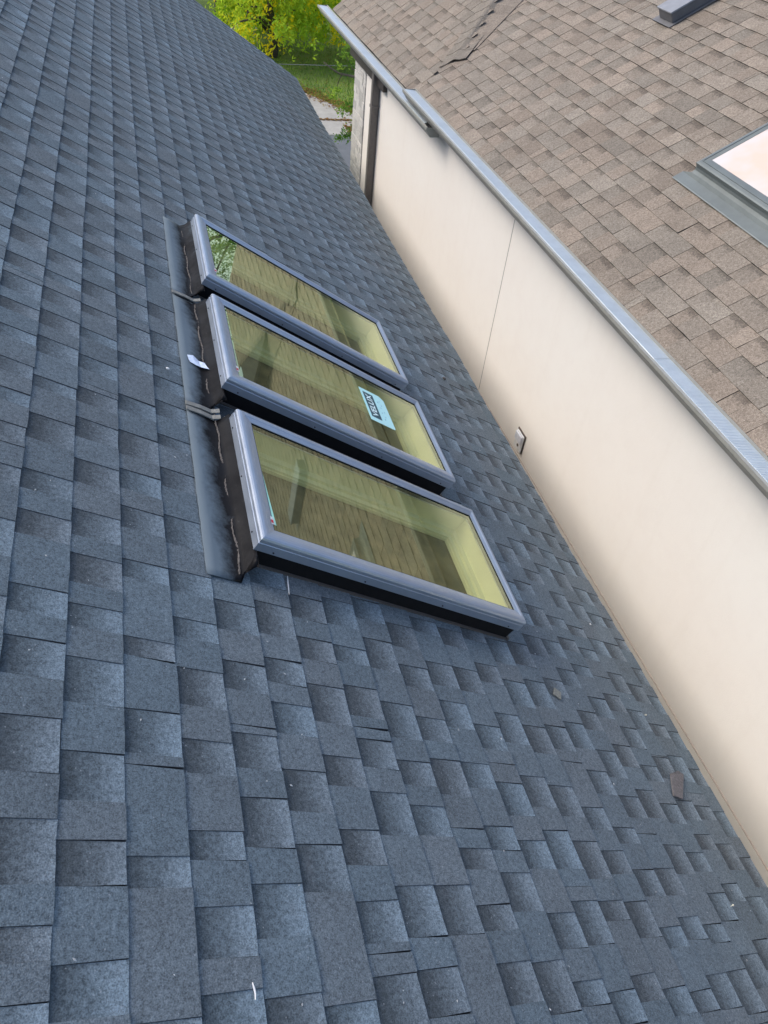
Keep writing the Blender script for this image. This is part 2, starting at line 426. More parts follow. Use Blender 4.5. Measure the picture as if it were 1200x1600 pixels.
# ------------------------------------------------------------------ skylights
def ring(mb, s0, s1, y0, y1, prof, wf):
    """mitred sweep; prof = (offset 0..1, n); wf = widths head, foot, near, far"""
    n = len(prof); vs = []
    for o, h in prof:
        a, b, c, d = s0+o*wf[0], s1-o*wf[1], y0+o*wf[2], y1-o*wf[3]
        vs += [(a, c, h), (b, c, h), (b, d, h), (a, d, h)]
    fs = []
    for i in range(n-1):
        for k in range(4): fs.append((i*4+k, i*4+(k+1) % 4, (i+1)*4+(k+1) % 4, (i+1)*4+k))
    mb.add(vs, fs)
def make_skylight(idx, S, label):
    s0, y0, L, Wd = S; s1, y1 = s0+L, y0+Wd
    root = empty('skylight', RF(s0+L/2, y0+Wd/2, 0)); tag(root, label, 'skylight', 'three grey framed skylights in a row on the dark roof')
    wf = (.058, .036, .062, .050)
    prof = [(.02, .070), (0, .070), (0, .102), (.035, .104), (.035, .108), (0.0, .110), (.0, .118), (.05, .1245), (.14, .1285), (.30, .1300), (.52, .1290), (.60, .1262), (.64, .1262), (.90, .1225), (1., .1215), (1., .112)]
    mb = MB(RF); ring(mb, s0, s1, y0, y1, prof, wf); fr = mb.build('frame', M['frame']); under(fr, root)
    # dark gasket line between frame and pane
    mb = MB(RF); ring(mb, s0, s1, y0, y1, [(.985, .119), (1.06, .1195), (1.09, .113)], wf); gk = mb.build('gasket', M['curb']); gk.parent = fr
    # corner caps on the head rail
    for c, d in ((y0, y0+.004), (y1-.004, y1)):
        mb = MB(RF); mb.box(s0-.0012, s0+.016, c-.0012, d+.0005, .070, .101)
        cp = mb.build('corner_cap', M['frame']); cp.parent = fr; cp.matrix_parent_inverse = Matrix.Identity(4)
    mb = MB(RF); ring(mb, s0+.008, s1-.012, y0+.008, y1-.008, [(0, -.012), (0, .069), (1, .069), (1, .0), (1, -.03)], (.022,)*4); under(mb.build('curb', M['curb']), root)
    a, b, c, d = s0+wf[0]-.004, s1-wf[1]+.004, y0+wf[2]-.004, y1-wf[3]+.004
    mb = MB(RF); mb.quad((a, c, .1165), (b, c, .1165), (b, d, .1165), (a, d, .1165)); gl = mb.build('glass', M['glass_outer']); under(gl, root)
    mb = MB(RF); i_ = .016; mb.quad((a+i_, c+i_, .0985), (b-i_, c+i_, .0985), (b-i_, d-i_, .0985), (a+i_, d-i_, .0985)); ip = mb.build('inner_pane', M['glass_inner']); ip.parent = gl
    mb = MB(RF); ring(mb, a, b, c, d, [(.2, .0985), (.2, .1155), (.8, .1155), (.8, .1005), (1.1, .1005), (1.1, .0985)], (.014,)*4); spc = mb.build('spacer', M['spacer_dark']); spc.parent = gl
    mb = MB(RF); ring(mb, a, b, c, d, [(.9, .0987), (.9, .1018), (1.35, .1018), (1.35, .0987)], (.014,)*4); sb_ = mb.build('spacer_lip', M['spacer']); sb_.parent = gl; sb_.matrix_parent_inverse = Matrix.Identity(4)
    # pine lining of the well with its stepped ledge
    mb = MB(RF); ring(mb, a, b, c, d, [(-.3, .097), (.5, .097), (.5, .016), (1.9, .014), (1.9, .0), (3.1, -.001), (3.1, -.012), (3.3, -.012), (3.3, -.028)], (.02,)*4); under(mb.build('inner_frame', M['pine']), root)
    for ob in (gk,): ob.matrix_parent_inverse = Matrix.Identity(4)
    for ob in (ip, spc): ob.matrix_parent_inverse = Matrix.Identity(4)
    for k in range(4):
        sx = s0 + .07 + (L-.14)*k/3
        mb = MB(RF); mb.tube([(sx, y0+.001, .080), (sx, y0-.0025, .080)], .0032); under(mb.build('screw', M['screw']), root)
    for k in range(3):
        yy = y0 + .07 + (Wd-.14)*k/2
        mb = MB(RF); mb.tube([(s0+.001, yy, .080), (s0-.0025, yy, .080)], .0032); under(mb.build('screw', M['screw']), root)
    # maker's tag on the head rail
    mb = MB(RF); ty = y0+.105; mb.add([(s0+.050, ty-.018, .1245), (s0+.064, ty-.016, .1225), (s0+.064, ty+.020, .1225), (s0+.050, ty+.020, .1245)], [(0,1,2,3)]); tg = mb.build('rail_tag', M['white']); under(tg, root)
    mb = MB(RF); mb.add([(s0+.0505, ty-.012, .1252), (s0+.061, ty-.010, .1237), (s0+.061, ty+.006, .1237), (s0+.0505, ty+.003, .1252)], [(0,1,2,3)]); r_ = mb.build('red_mark', M['red'], tg); r_.matrix_parent_inverse = Matrix.Identity(4)
    # head flashing: apron, crease and upstand
    ya = {0: 3.300, 1: 2.425, 2: 1.538}[idx]; yb = {0: 4.115, 1: 3.262, 2: 2.372}[idx]
    vs = []; n = 26; prf = lambda t, yy: [(-.006, .0125), (.03, .013), (.075, .0125), (s0-.030+.006*math.sin(yy*9), .0115+.002*math.sin(yy*21)), (s0-.012, .030), (s0+.004, .066), (s0+.012, .070)]
    for j in range(n+1):
        yy = ya + (yb-ya)*j/n
        for i, (s_, n_) in enumerate(prf(0, yy)):
            vs.append((s_ + random.gauss(0, .0007), yy + (.0 if i < 4 else (.078*(i-3)/2 if j == 0 else 0) if True else 0), n_ + random.gauss(0, .0004)))
    m = 7; fs = [(j*m+i, j*m+i+1, (j+1)*m+i+1, (j+1)*m+i) for j in range(n) for i in range(m-1)]
    gr = (0., .22, .62, .9, .95, .85, .7)
    fl = obj('head_flashing', [RF(*v) for v in vs], fs, M['lead'], smooth=True, col=[(gr[i % m],)*3 + (1,) for f in fs for i in f]); under(fl, root)
    md = fl.modifiers.new('thick', 'SOLIDIFY'); md.thickness = .002; md.offset = -1
    # caked dirt along the crease
    vs, fs = [], []; mb = MB(RF)
    yy = ya+.03
    while yy < yb-.03:
        L_ = random.uniform(.06, .25); k_ = max(3, int(L_/.006)); vs = []
        for q in range(k_+1):
            y_ = yy+L_*q/k_; r = random.uniform(.0005, .0022)*(1 if 0 < q < k_ else .3); sc_ = s0-.026+.004*math.sin(y_*31)+random.gauss(0, .0009)
            vs += [(sc_-r*1.3, y_, .0150), (sc_, y_, .0172+r*.9), (sc_+r*1.3, y_, .0200)]
        mb.add(vs, [(q*3+e, q*3+e+1, q*3+4+e, q*3+3+e) for q in range(k_) for e in range(2)])
        yy += L_+random.uniform(-.02, .012)
    dd = mb.build('caked_dirt', M['crud'], fl); dd.matrix_parent_inverse = Matrix.Identity(4); dd['kind'] = 'stuff'
    # side and foot flashing strips
    mb = MB(RF); mb.box(s0+.02, s1-.004, y0-.004, y0+.008, .003, .0085); under(mb.build('side_flashing', M['step_flash']), root)
    mb = MB(RF); mb.box(s0+.02, s1-.004, y1-.008, y1+.006, .003, .0105); under(mb.build('side_flashing', M['step_flash']), root)
    mb = MB(RF); mb.box(s1-.012, s1+.002, y0-.002, y1+.002, .003, .016); under(mb.build('foot_flashing', M['step_flash']), root)
    return root, gl
def fix(o): o.matrix_parent_inverse = Matrix.Identity(4)
sk1, g1 = make_skylight(0, SKY[0], 'farthest of the three dark roof skylights, bare glass reflecting a corner of green tree')
sk2, g2 = make_skylight(1, SKY[1], 'middle skylight on the dark roof, with the pale blue sticker on its glass')
sk3, g3 = make_skylight(2, SKY[2], 'nearest skylight on the dark roof, mint film sliver along its left glass edge')

# sticker on the middle pane with the maker's wordmark
def sticker():
    n = .1176
    c = [(.958, 2.773), (1.112, 2.773), (1.119, 2.780), (1.118, 3.020), (1.092, 3.046), (.958, 3.046)]
    mb = MB(RF); mb.add([(a, b, n) for a, b in c] + [(a, b, n-.0008) for a, b in c], [tuple(range(6)), tuple(range(11, 5, -1))] + [(i, (i+1) % 6, 6+(i+1) % 6, 6+i) for i in range(6)])
    st = mb.build('sticker', simple('pale blue sticker paper', (.48, .80, .79), .5, 0, 10, .05)); under(st, sk2)
    ink = simple('dark teal ink', (.012, .07, .09), .5); pale = simple('pale ink', (.75, .93, .90), .5)
    mb = MB(RF); mb.box(.974, 1.040, 2.806, 3.018, n+.0002, n+.0006); b = mb.build('logo_panel', ink, st); fix(b)
    fc = bpy.data.curves.new('t', 'FONT'); fc.body = 'VELUX'; fc.size = .052; fc.align_x = 'CENTER'; fc.align_y = 'CENTER'; fc.offset = .0012
    to = bpy.data.objects.new('t', fc); COL.objects.link(to); dg = bpy.context.evaluated_depsgraph_get()
    me = bpy.data.meshes.new_from_object(to.evaluated_get(dg)); bpy.data.objects.remove(to)
    xs = [v.co.x for v in me.vertices]; wd = max(xs)-min(xs); k = .186/wd
    for v in me.vertices:
        x, y = v.co.x*k, v.co.y*1.0          # reads away from the eye, letter tops towards the ridge
        v.co = RF(1.007 - y, 2.912 + x, n+.0010)
    me.materials.clear(); me.materials.append(pale)
    o = bpy.data.objects.new('lettering', me); COL.objects.link(o); o.parent = st
    tq = simple('grey teal ink', (.16, .42, .50), .5)
    for (a, b, da, db) in ((1.068, 2.83, .004, .012), (1.078, 2.855, .010, .003), (1.066, 2.885, .006, .006), (1.085, 2.90, .003, .010), (1.070, 2.93, .010, .003), (1.082, 2.955, .005, .006), (1.064, 2.975, .004, .010), (1.079, 2.99, .006, .003)):
        mb = MB(RF); mb.box(a-da/1.6, a+da/1.6, b-db/1.6, b+db/1.6, n+.0002, n+.0005); pq = mb.build('pictogram', tq, st); fix(pq)
sticker()
mb = MB(RF); mb.add([(.1995, 1.745, .1176), (.216, 1.735, .1176), (.2035, 2.02, .1176), (.1995, 2.02, .1176)], [(0,1,2,3)]); under(mb.build('film', M['mint']), sk3)

# strips lying over the joints of the head flashings
def strip(y, tilt, label, grp=None):
    mb = MB(RF); s = [(-.010, 0), (.05, .003), (.100, .000), (.128, .016)]
    vs = []
    for (a, dn) in s:
        vs += [(a, y+tilt*a, .0155+dn), (a, y+.024+tilt*a, .0155+dn), (a, y+.024+tilt*a, .0195+dn), (a, y+tilt*a, .0195+dn)]
    fs = [(i*4+k, i*4+(k+1) % 4, i*4+4+(k+1) % 4, i*4+4+k) for i in range(3) for k in range(4)] + [(3,2,1,0), (12,13,14,15)]
    mb.add(vs, fs); o = mb.build('flashing_strip', M['grey_strip']); tag(o, label, 'strip', 'grey strips over the flashing joints'); return o
strip(3.268, .12, 'single weathered grey strip over the flashing joint between the far and middle skylights')
strip(2.398, .08, 'weathered grey strip, farther of the pair over the flashing joint beside the nearest skylight')
strip(2.366, .02, 'weathered grey strip, nearer of the pair over the flashing joint beside the nearest skylight')

# ------------------------------------------------------------------ litter on the dark roof
def scrap(name, pts, n0, th, mat, label, cat, parent=None, warp=0):
    k = len(pts); mb = MB(RF)
    top = [(s, y, n0+th+warp*math.sin(i*2.1)) for i, (s, y) in enumerate(pts)]; bot = [(s, y, n0+warp*math.sin(i*2.1)) for i, (s, y) in enumerate(pts)]
    mb.add(top+bot, [tuple(range(k)), tuple(range(2*k-1, k-1, -1))] + [(i, i+k, k+(i+1) % k, (i+1) % k) for i in range(k)])
    o = mb.build(name, mat); tag(o, label, cat); return o
mb = MB(RF)
pp = [[(.026, 2.768, .017), (.050, 2.775, .022), (.078, 2.757, .018), (.100, 2.748, .026)], [(.030, 2.742, .016), (.055, 2.735, .020), (.082, 2.728, .017), (.108, 2.716, .030)], [(.036, 2.722, .017), (.060, 2.715, .018), (.085, 2.712, .020), (.114, 2.700, .034)]]
mb.add([p for r in pp for p in r], [(i*4+j, i*4+j+1, i*4+5+j, i*4+4+j) for i in range(2) for j in range(3)])
o = mb.build('paper_scrap', simple('crumpled plastic film', (.62, .70, .86), .35, 0, 60, .2)); tag(o, 'crumpled bluish white film scrap lying on the head flashing of the middle skylight', 'scrap')
md = o.modifiers.new('t', 'SOLIDIFY'); md.thickness = .001
def lump(name, s, y, r, mat, label, cat, e=(1, 1, .6)):
    mb = MB(RF); vs = []; rr = random.Random(int(s*1000))
    for i in range(1, 4):
        for k in range(8):
            ph = math.pi*i/4; th = 2*math.pi*k/8; q = r*rr.uniform(.85, 1.12)
            vs.append((s+q*e[0]*math.sin(ph)*math.cos(th), y+q*e[1]*math.sin(ph)*math.sin(th), .0075+r*e[2]*(1+math.cos(ph))*.9))
    vs.append((s, y, .0075+r*e[2]*1.8)); vs.append((s, y, .0075))
    fs = [(i*8+k, i*8+(k+1) % 8, i*8+8+(k+1) % 8, i*8+8+k) for i in range(2) for k in range(8)]
    fs += [(24, (k+1) % 8, k) for k in range(8)] + [(25, 16+k, 16+(k+1) % 8) for k in range(8)]
    mb.add(vs, fs); o = mb.build(name, mat, smooth=True); tag(o, label, cat); return o
lump('pebble', -.069, 2.605, .0085, M['white'], 'small white pebble left of the middle skylight flashing', 'pebble', (1, .8, .5))
lump('pebble', 2.263, 1.933, .0055, M['white'], 'tiny white chip on the dark roof right of the nearest skylight', 'pebble')
lump('pebble', 2.109, 4.054, .016, M['crud'], 'dark pinkish lump near the eave beside the far skylight foot', 'pebble', (1.1, .9, .6))
scrap('shingle_scrap', [(2.150, .985), (2.205, .972), (2.325, 1.075), (2.345, 1.100), (2.305, 1.112), (2.235, 1.095)], .010, .006, simple('torn grey shingle back', (.13, .12, .12), .9, 0, 90, .3), 'torn grey brown shingle offcut lying loose near the eave at lower right', 'shingle scrap', warp=.003)
scrap('shingle_scrap', [(1.600, 1.392), (1.640, 1.372), (1.665, 1.412), (1.632, 1.430)], .008, .003, simple('tan shingle chip', (.20, .20, .17), .9, 0, 90, .3), 'small tan shingle chip half under a tab below the nearest skylight', 'shingle scrap')
for (s, y, ds, dy, lab) in ((2.132, .539, .022, .004, 'short pale nail lying near the eave at the bottom right'), (2.30, 1.40, .014, .002, 'small pale nail beside the eave just above the torn offcut')):
    mb = MB(RF); mb.tube([(s, y, .011), (s+ds, y+dy, .011)], .0016, 6); mb.tube([(s+ds, y+dy, .011), (s+ds+.0015, y+dy, .011)], .004, 8)
    tag(mb.build('nail', M['spacer']), lab, 'nail', 'loose nails on the dark roof')
def smear(pts, w, lab, n0=.0102):
    mb = MB(RF); vs = []
    for i, (s, y) in enumerate(pts):
        ww = w*random.uniform(.6, 1.2)*(.4 if i in (0, len(pts)-1) else 1); vs += [(s-ww, y, n0), (s, y, n0+.0016), (s+ww, y, n0)]
    m = len(pts); mb.add(vs, [(i*3+k, i*3+k+1, i*3+4+k, i*3+3+k) for i in range(m-1) for k in range(2)])
    tag(mb.build('sealant_smear', M['white']), lab, 'smear', 'dried pale sealant smears on the dark roof')
smear([(.308, 1.628), (.304, 1.60), (.301, 1.57), (.297, 1.543)], .0028, 'thin dried white sealant streak beside the near corner of the nearest skylight', .0128)
smear([(-.016, .425), (-.013, .415), (-.012, .405), (-.014, .394)], .0028, 'short dried white sealant smear at the bottom left of the dark roof')

# pale specks of grit, too many to count
mb = MB(RF)
for q in range(240):
    s = random.uniform(-1.1, SE-.02); y = .3 + 9*random.random()**1.8; r = random.uniform(.0008, .0024) * (1+.25*y/3)
    if any(h[0]-.2 < s < h[1]+.1 and h[2]-.1 < y < h[3]+.1 for h in holes): continue
    a = random.uniform(0, 3.14); ca, sa = math.cos(a), math.sin(a); l = r*random.uniform(1, 2.6)
    mb.add([(s+ca*l, y+sa*l, .0096), (s-sa*r, y+ca*r, .0096), (s-ca*l, y-sa*l, .0096), (s+sa*r, y-ca*r, .0096), (s, y, .0096+r)], [(0,1,4), (1,2,4), (2,3,4), (3,0,4)])
tag(mb.build('roof_grit', simple('pale grit', (.42, .44, .45), .8, 0, 60, .4)), 'scattered pale specks of grit over the dark shingles', 'grit', kind='stuff')

# a pale pipe end behind the eave, beside the stone corner
x, y, z = 2.40, 9.55, -3.83
o = empty('vent_pipe', (x, y, z)); tag(o, 'pale grey pipe elbow poking up beyond the dark eave near the stone corner', 'pipe')
mb = MB(); mb.tube([(x+.10, y+.08, GZ), (x+.10, y+.08, z-.10), (x+.09, y+.07, z-.03), (x+.05, y+.03, z+.01), (x, y-.02, z+.02)], .045, 14); under(mb.build('pipe', simple('pale grey pvc', (.42, .47, .50), .45), smooth=True), o)
mb = MB(); mb.tube([(x+.03, y+.01, z+.012), (x, y-.02, z+.02)], .052, 14); under(mb.build('collar', simple('pale grey pvc collar', (.50, .54, .56), .45), smooth=True), o)

# ------------------------------------------------------------------ neighbour house
nb = empty('neighbour_house', HF(3, 5, GZ)); tag(nb, 'neighbouring house with cream stucco wall and brown shingle roof on the right', 'house')
WA = 2.75
SA, SB = -1.5, 10.43
# wall in two stucco panels parted by the vertical joint; the lower band below the reveal stands 4 mm proud
mb = MB(HF)
mb.box(WA, WA+.2, SA, 5.272, -3.995, -2.24); mb.box(WA, WA+.2, 5.278, 9.30, -3.995, -2.24)
mb.box(WA+.003, WA+.2, SA, 9.30, -4.000, -3.995)
mb.box(WA-.004, WA+.2, SA, 5.272, GZ, -4.000); mb.box(WA-.004, WA+.2, 5.278, 9.30, GZ, -4.000)
mb.box(WA+.004, WA+.2, 5.272, 5.278, GZ, -2.24)
mb.box(WA, 7.5, SA-.2, SA, GZ, -2.15); mb.box(7.3, 7.5, SA, SB, GZ, -2.15); mb.box(WA+.2, 7.3, SB-.2, SB, GZ, -2.5)
mb.box(WA-.002, WA+.2, 9.42, 9.90, GZ, -2.45)
under(mb.build('wall', M['stucco']), nb)
mb = MB(HF); mb.box(WA-.0015, WA+.004, 5.2715, 5.2785, -3.985, -2.245); mb.box(WA-.010, WA+.002, 5.268, 5.282, -4.015, -3.995)
under(mb.build('control_joint', M['joint']), nb)
mb = MB(HF); mb.box(WA-.006, WA+.004, SA, 9.30, -4.0015, -3.9965); under(mb.build('reveal_bead', simple('reveal bead', (.52, .44, .36), .7)), nb)
# stacked stone corner
V, F_, C_ = [], [], []
rs = random.Random(4); z = GZ
while z < -2.5:
    h = rs.uniform(.05, .11); h = min(h, -2.5-z) if z+h > -2.5 else h
    b = 9.90
    while b < 10.43:
        l = rs.uniform(.07, .2); e = min(b+l, 10.43); o_ = rs.uniform(.0, .009); t = rs.random()
        if 10.43-e < .08: e = 10.43
        mbx = MB(HF); mbx.box(WA-.012-o_, WA+.2, b+.003, e-.003 + (rs.uniform(0, .02) if e >= 10.43 else 0), z+.003, z+h-.003)
        k0 = len(V); V += mbx.v
        for f in mbx.f: F_.append([i+k0 for i in f]); C_ += [(t, t, t, 1)]*4
        b = e
    z += h
    if h < .004: break
under(obj('stone_corner', V, F_, M['stone'], col=C_), nb)
# return face with the downspout
mb = MB(HF); mb.box(WA-.005, WA+.12, 9.30, 9.42, GZ, -2.3); under(mb.build('wall_return', M['stucco']), nb)
dsp = MB(HF); dsp.box(WA-.095, WA-.006, 9.27, 9.345, GZ+.2, -2.36); d = dsp.build('downspout', M['downspout'], bevel=.006); under(d, nb)
for zz in (-2.75, -4.6, -6.6):
    mb = MB(HF); mb.box(WA-.098, WA-.004, 9.255, 9.360, zz, zz+.03); b_ = mb.build('strap', M['downspout'], d); fix(b_)
# dark frieze and soffit
mb = MB(HF); mb.box(WA-.05, WA+.05, 9.0, 10.60, -2.50, -2.285); mb.box(WA-.06, 4.9, 10.45, 11.62, -2.345, -2.325)
under(mb.build('soffit', M['dpaint']), nb)
mb = MB(HF); mb.box(WA-.028, WA-.0, SA, 9.0, -2.30, -2.225); under(mb.build('frieze', M['stucco']), nb)
# roof bodies
nroof = MB()
nroof.F = B1; nroof.box(-.005, 4.6, SA-.3, 7.76, -.06, -.006); nroof.box(.47, 4.6, 7.76, 9.3, -.06, -.006)
nroof.F = B2; nroof.box(-.005, .47, 7.80, 11.62, -.06, -.006); nroof.box(.47, 2.75, 8.75, 11.62, -.06, -.006)
nroof = nroof.build('roof', M['deck']); under(nroof, nb)
ax, az = A0+4.6*math.cos(Q1), Z1+4.6*math.sin(Q1)
mb = MB(HF); mb.add([(ax, SA-.3, az), (ax, 9.3, az), (ax+4, 9.3, az-2.26), (ax+4, SA-.3, az-2.26), (ax, SA-.3, az-.06), (ax, 9.3, az-.06), (ax+4, 9.3, az-2.32), (ax+4, SA-.3, az-2.32)], [(3,2,1,0), (4,5,6,7), (0,1,5,4), (2,3,7,6), (0,4,7,3), (1,2,6,5)])
ax2, az2 = A0+2.75*math.cos(Q2), Z2+2.75*math.sin(Q2)
mb.add([(ax2, 8.75, az2), (ax2, 11.62, az2), (ax2+2.2, 11.62, az2-1.64), (ax2+2.2, 8.75, az2-1.64)], [(3,2,1,0)])
under(mb.build('back_slope', M['brown_shingle']), nb)
# right plane (29.5 degrees): butts every 14.3 cm from the gutter upwards
def crs(umax, umin=0.):
    c = []; k = 0
    while umin + k*EX < umax: c.append((-(umin+(k+1)*EX), -(umin+k*EX))); k += 1
    return c
def span1(st, sb):
    u = -sb
    if u < .40: return (SA-.3, 7.79+.25*u/.47)
    a = A0 + (u+.1)*math.cos(Q1)
    return (SA-.3, 8.0+(a-3.10)*.95+.02)
dr = lambda s, b: -.6*max(0, .10+s)**2 + .0015*math.sin(b*1.1+s)
s1_ = shingles('shingles', lambda s, b, n: B1(-s, b, n), crs(4.6, -.012), span1, M['brown_shingle'], None, flip=True, tooth=(.10, .20), gap=(.09, .18), droop=dr, t_base=.0048, t_tooth=.0018, cut='cut_brown')
s1_.parent = nroof; fix(s1_)
def hip_b(u):
    a = A0 + u*math.cos(Q2)
    return 7.92 + max(0, (a-3.085))*.98
def span2(st, sb):
    u = -sb
    if u < .40: return (7.80+.25*max(0, u)/.42, 11.6)
    return (hip_b(u), 11.6)
s2_ = shingles('shingles', lambda s, b, n: B2(-s, b, n), crs(2.75, -.012), span2, M['brown_shingle'], None, flip=True, tooth=(.10, .20), gap=(.09, .18), droop=dr, t_base=.0048, t_tooth=.0018, cut='cut_brown')
s2_.parent = nroof; fix(s2_)
# small side slope right of the hip, running down to a valley on the main plane
def plane1z(a, b): return Z1 + math.tan(Q1)*(a-A0)
def plane2z(a, b): return Z2 + math.tan(Q2)*(a-A0)
HD = Vector((.714, .70)); HP = Vector((.70, -.714))       # along the hip and square to it, in plan
def hipa(t): return Vector((3.085, 7.92)) + HD*t
V, F_, C_ = [], [], []
for i in range(20):
    t = .10+.13*i; c = hipa(t); zc = plane2z(*c)
    q = c + HP*(.15+.16*t); k0 = len(V)
    V += [HF(c.x, c.y, zc+.006), HF((c.x+q.x)/2, (c.y+q.y)/2, (zc+plane1z(*q))/2+.012), HF(q.x, q.y, plane1z(*q)+.016), HF(q.x, q.y, plane1z(*q)+.004)]
for i in range(19):
    t = random.random()*.5+.2
    for j in range(3):
        F_.append((i*4+j, i*4+j+1, i*4+5+j, i*4+4+j)); C_ += [(t, .5, 0, .3)]*4
ss = obj('side_slope', V, F_, M['brown_shingle'], nroof, col=C_, fmat=[0]*len(F_)); fix(ss)
# caps: bent shingles lapped up the hip, each butt standing proud of the one below, long right edge lifted, its shadow gap coloured in by a dark skirt
V, F_, C_, Fm_ = [], [], [], []
rc = random.Random(9)
for i in range(18):
    t0 = -.02+.143*i; t1 = t0+.165; ws = (-.135, -.07, -.012, .012, .075, .145)
    def row(t, lift):
        out = []; c = hipa(t); zc = plane2z(*c)
        for w_ in ws:
            p = c + HP*w_ + HD*(.0 if abs(w_) < .05 else -.012)
            z = plane2z(*p)+.012 if w_ < 0 else max(zc+.012-.30*w_, plane1z(*p)+.020)
            out.append(Vector(HF(p.x, p.y, z+lift+(.010 if abs(w_) < .02 else 0))))
        return out
    j0 = rc.gauss(0, .004); r0 = row(t0+j0, .009); r1 = row(t1, .004); k0 = len(V)
    dn = Vector((0, 0, .006))
    V += [tuple(p) for p in r0+r1] + [tuple(p-dn) for p in r0] + [tuple(r0[5]-dn*2.6), tuple(r1[5]-dn*2.6), tuple(r0[0]-dn), tuple(r1[0]-dn)]
    t = rc.uniform(.1, .5); a2 = rc.uniform(.75, 1)
    for j in range(5):
        F_.append((k0+j, k0+j+1, k0+7+j, k0+6+j)); C_ += [(t, 0, 0, a2)]*4; Fm_.append(0)
        F_.append((k0+12+j, k0+13+j, k0+j+1, k0+j)); C_ += [(t, 0, 0, a2)]*4; Fm_.append(0)
    F_.append((k0+5, k0+18, k0+19, k0+11)); C_ += [(t, 0, 0, a2)]*4; Fm_.append(1)  # dark skirt stands in for the shade under the right edge
    F_.append((k0, k0+6, k0+21, k0+20)); C_ += [(t, 0, 0, a2)]*4; Fm_.append(1)
cap = obj('hip_cap', V, F_, [M['brown_shingle'], M['cut_brown']], nroof, col=C_, fmat=Fm_); fix(cap)

# gutters
def gutter(b0, b1, z, label_name, capA=True, capB=True, guards=()):
    """K-style trough"""
    prof = [(2.672, z+.006), (2.672, z-.083), (2.585, z-.083), (2.572, z-.060), (2.550, z-.035), (2.540, z-.020), (2.540, z), (2.553, z+.002), (2.553, z-.004)]
    inn = [(a+(.002 if a < 2.6 else -.002), c+.002) for a, c in prof][::-1]
    mb = MB(HF); n = len(prof)
    mb.prism(prof, b0, b1, closed=False)
    o = mb.build(label_name, M['gutter']); under(o, nb)
    md = o.modifiers.new('t', 'SOLIDIFY'); md.thickness = .0016; md.offset = 1
    for bb in ([b0] if capA else []) + ([b1] if capB else []):
        mb = MB(HF); mb.prism([(2.672, z), (2.672, z-.083), (2.585, z-.083), (2.572, z-.060), (2.550, z-.035), (2.540, z-.020), (2.540, z)], bb-.001, bb+.001)
        c = mb.build('end_cap', M['gutter'], o); fix(c)
    for (g0, g1, kind) in guards:
        mb = MB(HF)
        mb.prism([(2.563, z-.004), (2.566, z-.001), (2.600, z-.004), (2.640, z-.008), (2.700, z-.016), (2.700, z-.019), (2.640, z-.011), (2.600, z-.007)], g0, g1)
        c = mb.build('gutter_guard', M[kind], o); fix(c)
    return o
ga = gutter(6.98, 11.90, -2.228, 'gutter', guards=((7.10, 11.9, 'guard'),))
gb = gutter(SA-.3, 7.80, -2.130, 'gutter', guards=((SA-.3, 2.95, 'guard_mesh'), (2.953, 5.9, 'guard'), (5.903, 7.80, 'guard')))
# leaves caught at the gutter step
mb = MB(HF)
for q in range(26):
    b = random.uniform(6.99, 7.09); a = random.uniform(2.56, 2.65); r = random.uniform(.010, .02); zz = -2.235+random.uniform(-.01, .012); t = random.uniform(-.01, .01)
    mb.add([(a-r, b-r, zz+t), (a+r, b-r*.6, zz-t), (a+r*.7, b+r, zz+t), (a-r, b+r*.5, zz)], [(0,1,2,3)])
tag(mb.build('leaf_clump', M['deck']), 'dark wet leaves caught in the open end of the lower gutter', 'leaves', kind='stuff')

# outdoor box on the wall
bx = empty('outlet_box', HF(WA-.01, 4.33, -3.85)); tag(bx, 'small white outdoor outlet box with dark edging on the cream wall', 'outlet')
mb = MB(HF); mb.box(WA-.008, WA-.0005, 4.262, 4.412, -3.945, -3.755); under(mb.build('back_plate', M['plate'], bevel=.003), bx)
mb = MB(HF); mb.box(WA-.024, WA-.009, 4.272, 4.400, -3.932, -3.768); bb = mb.build('body', M['white'], bevel=.004); under(bb, bx)
mb = MB(HF); mb.box(WA-.036, WA-.025, 4.280, 4.394, -3.850, -3.775); under(mb.build('flip_cover', simple('grey white lid', (.66, .68, .72), .4), bevel=.004), bx)
mb = MB(HF); mb.tube([(WA-.0245, 4.325, -3.885), (WA-.028, 4.325, -3.885)], .014, 12); under(mb.build('socket', M['plate']), bx)

# skylight on the brown roof
nk = empty('skylight', B1(1.6, 3.8, 0)); tag(nk, 'skylight with painted sky-reflection glass on the brown roof, cut by the right photo edge', 'skylight')
def ringB(prof, u0, u1, b0, b1, wf):
    mb = MB(B1); n = len(prof); vs = []
    for o, h in prof:
        a, b, c, d = u0+o*wf[0], u1-o*wf[1], b0+o*wf[2], b1-o*wf[3]
        vs += [(a, c, h), (a, d, h), (b, d, h), (b, c, h)]
    mb.add(vs, [(i*4+k, i*4+(k+1) % 4, (i+1)*4+(k+1) % 4, (i+1)*4+k) for i in range(n-1) for k in range(4)]); return mb
U0, U1, b0, b1 = .955, 2.15, 3.10, 4.33
under(ringB([(.2, .062), (0, .062), (0, .088), (.15, .091), (.4, .092), (.42, .096), (.5, .096), (.52, .092), (1, .088), (1, .08)], U0, U1, b0, b1, (.075, .06, .06, .06)).build('frame', M['lead_new']), nk)
under(ringB([(0, -.006), (0, .062), (1, .062), (1, .0)], U0+.012, U1-.012, b0+.012, b1-.012, (.03,)*4).build('curb', simple('brown curb', (.10, .085, .075), .7)), nk)
mb = MB(B1); mb.quad((U0+.07, b0+.055, .086), (U0+.07, b1-.055, .086), (U1-.055, b1-.055, .086), (U1-.055, b0+.055, .086))
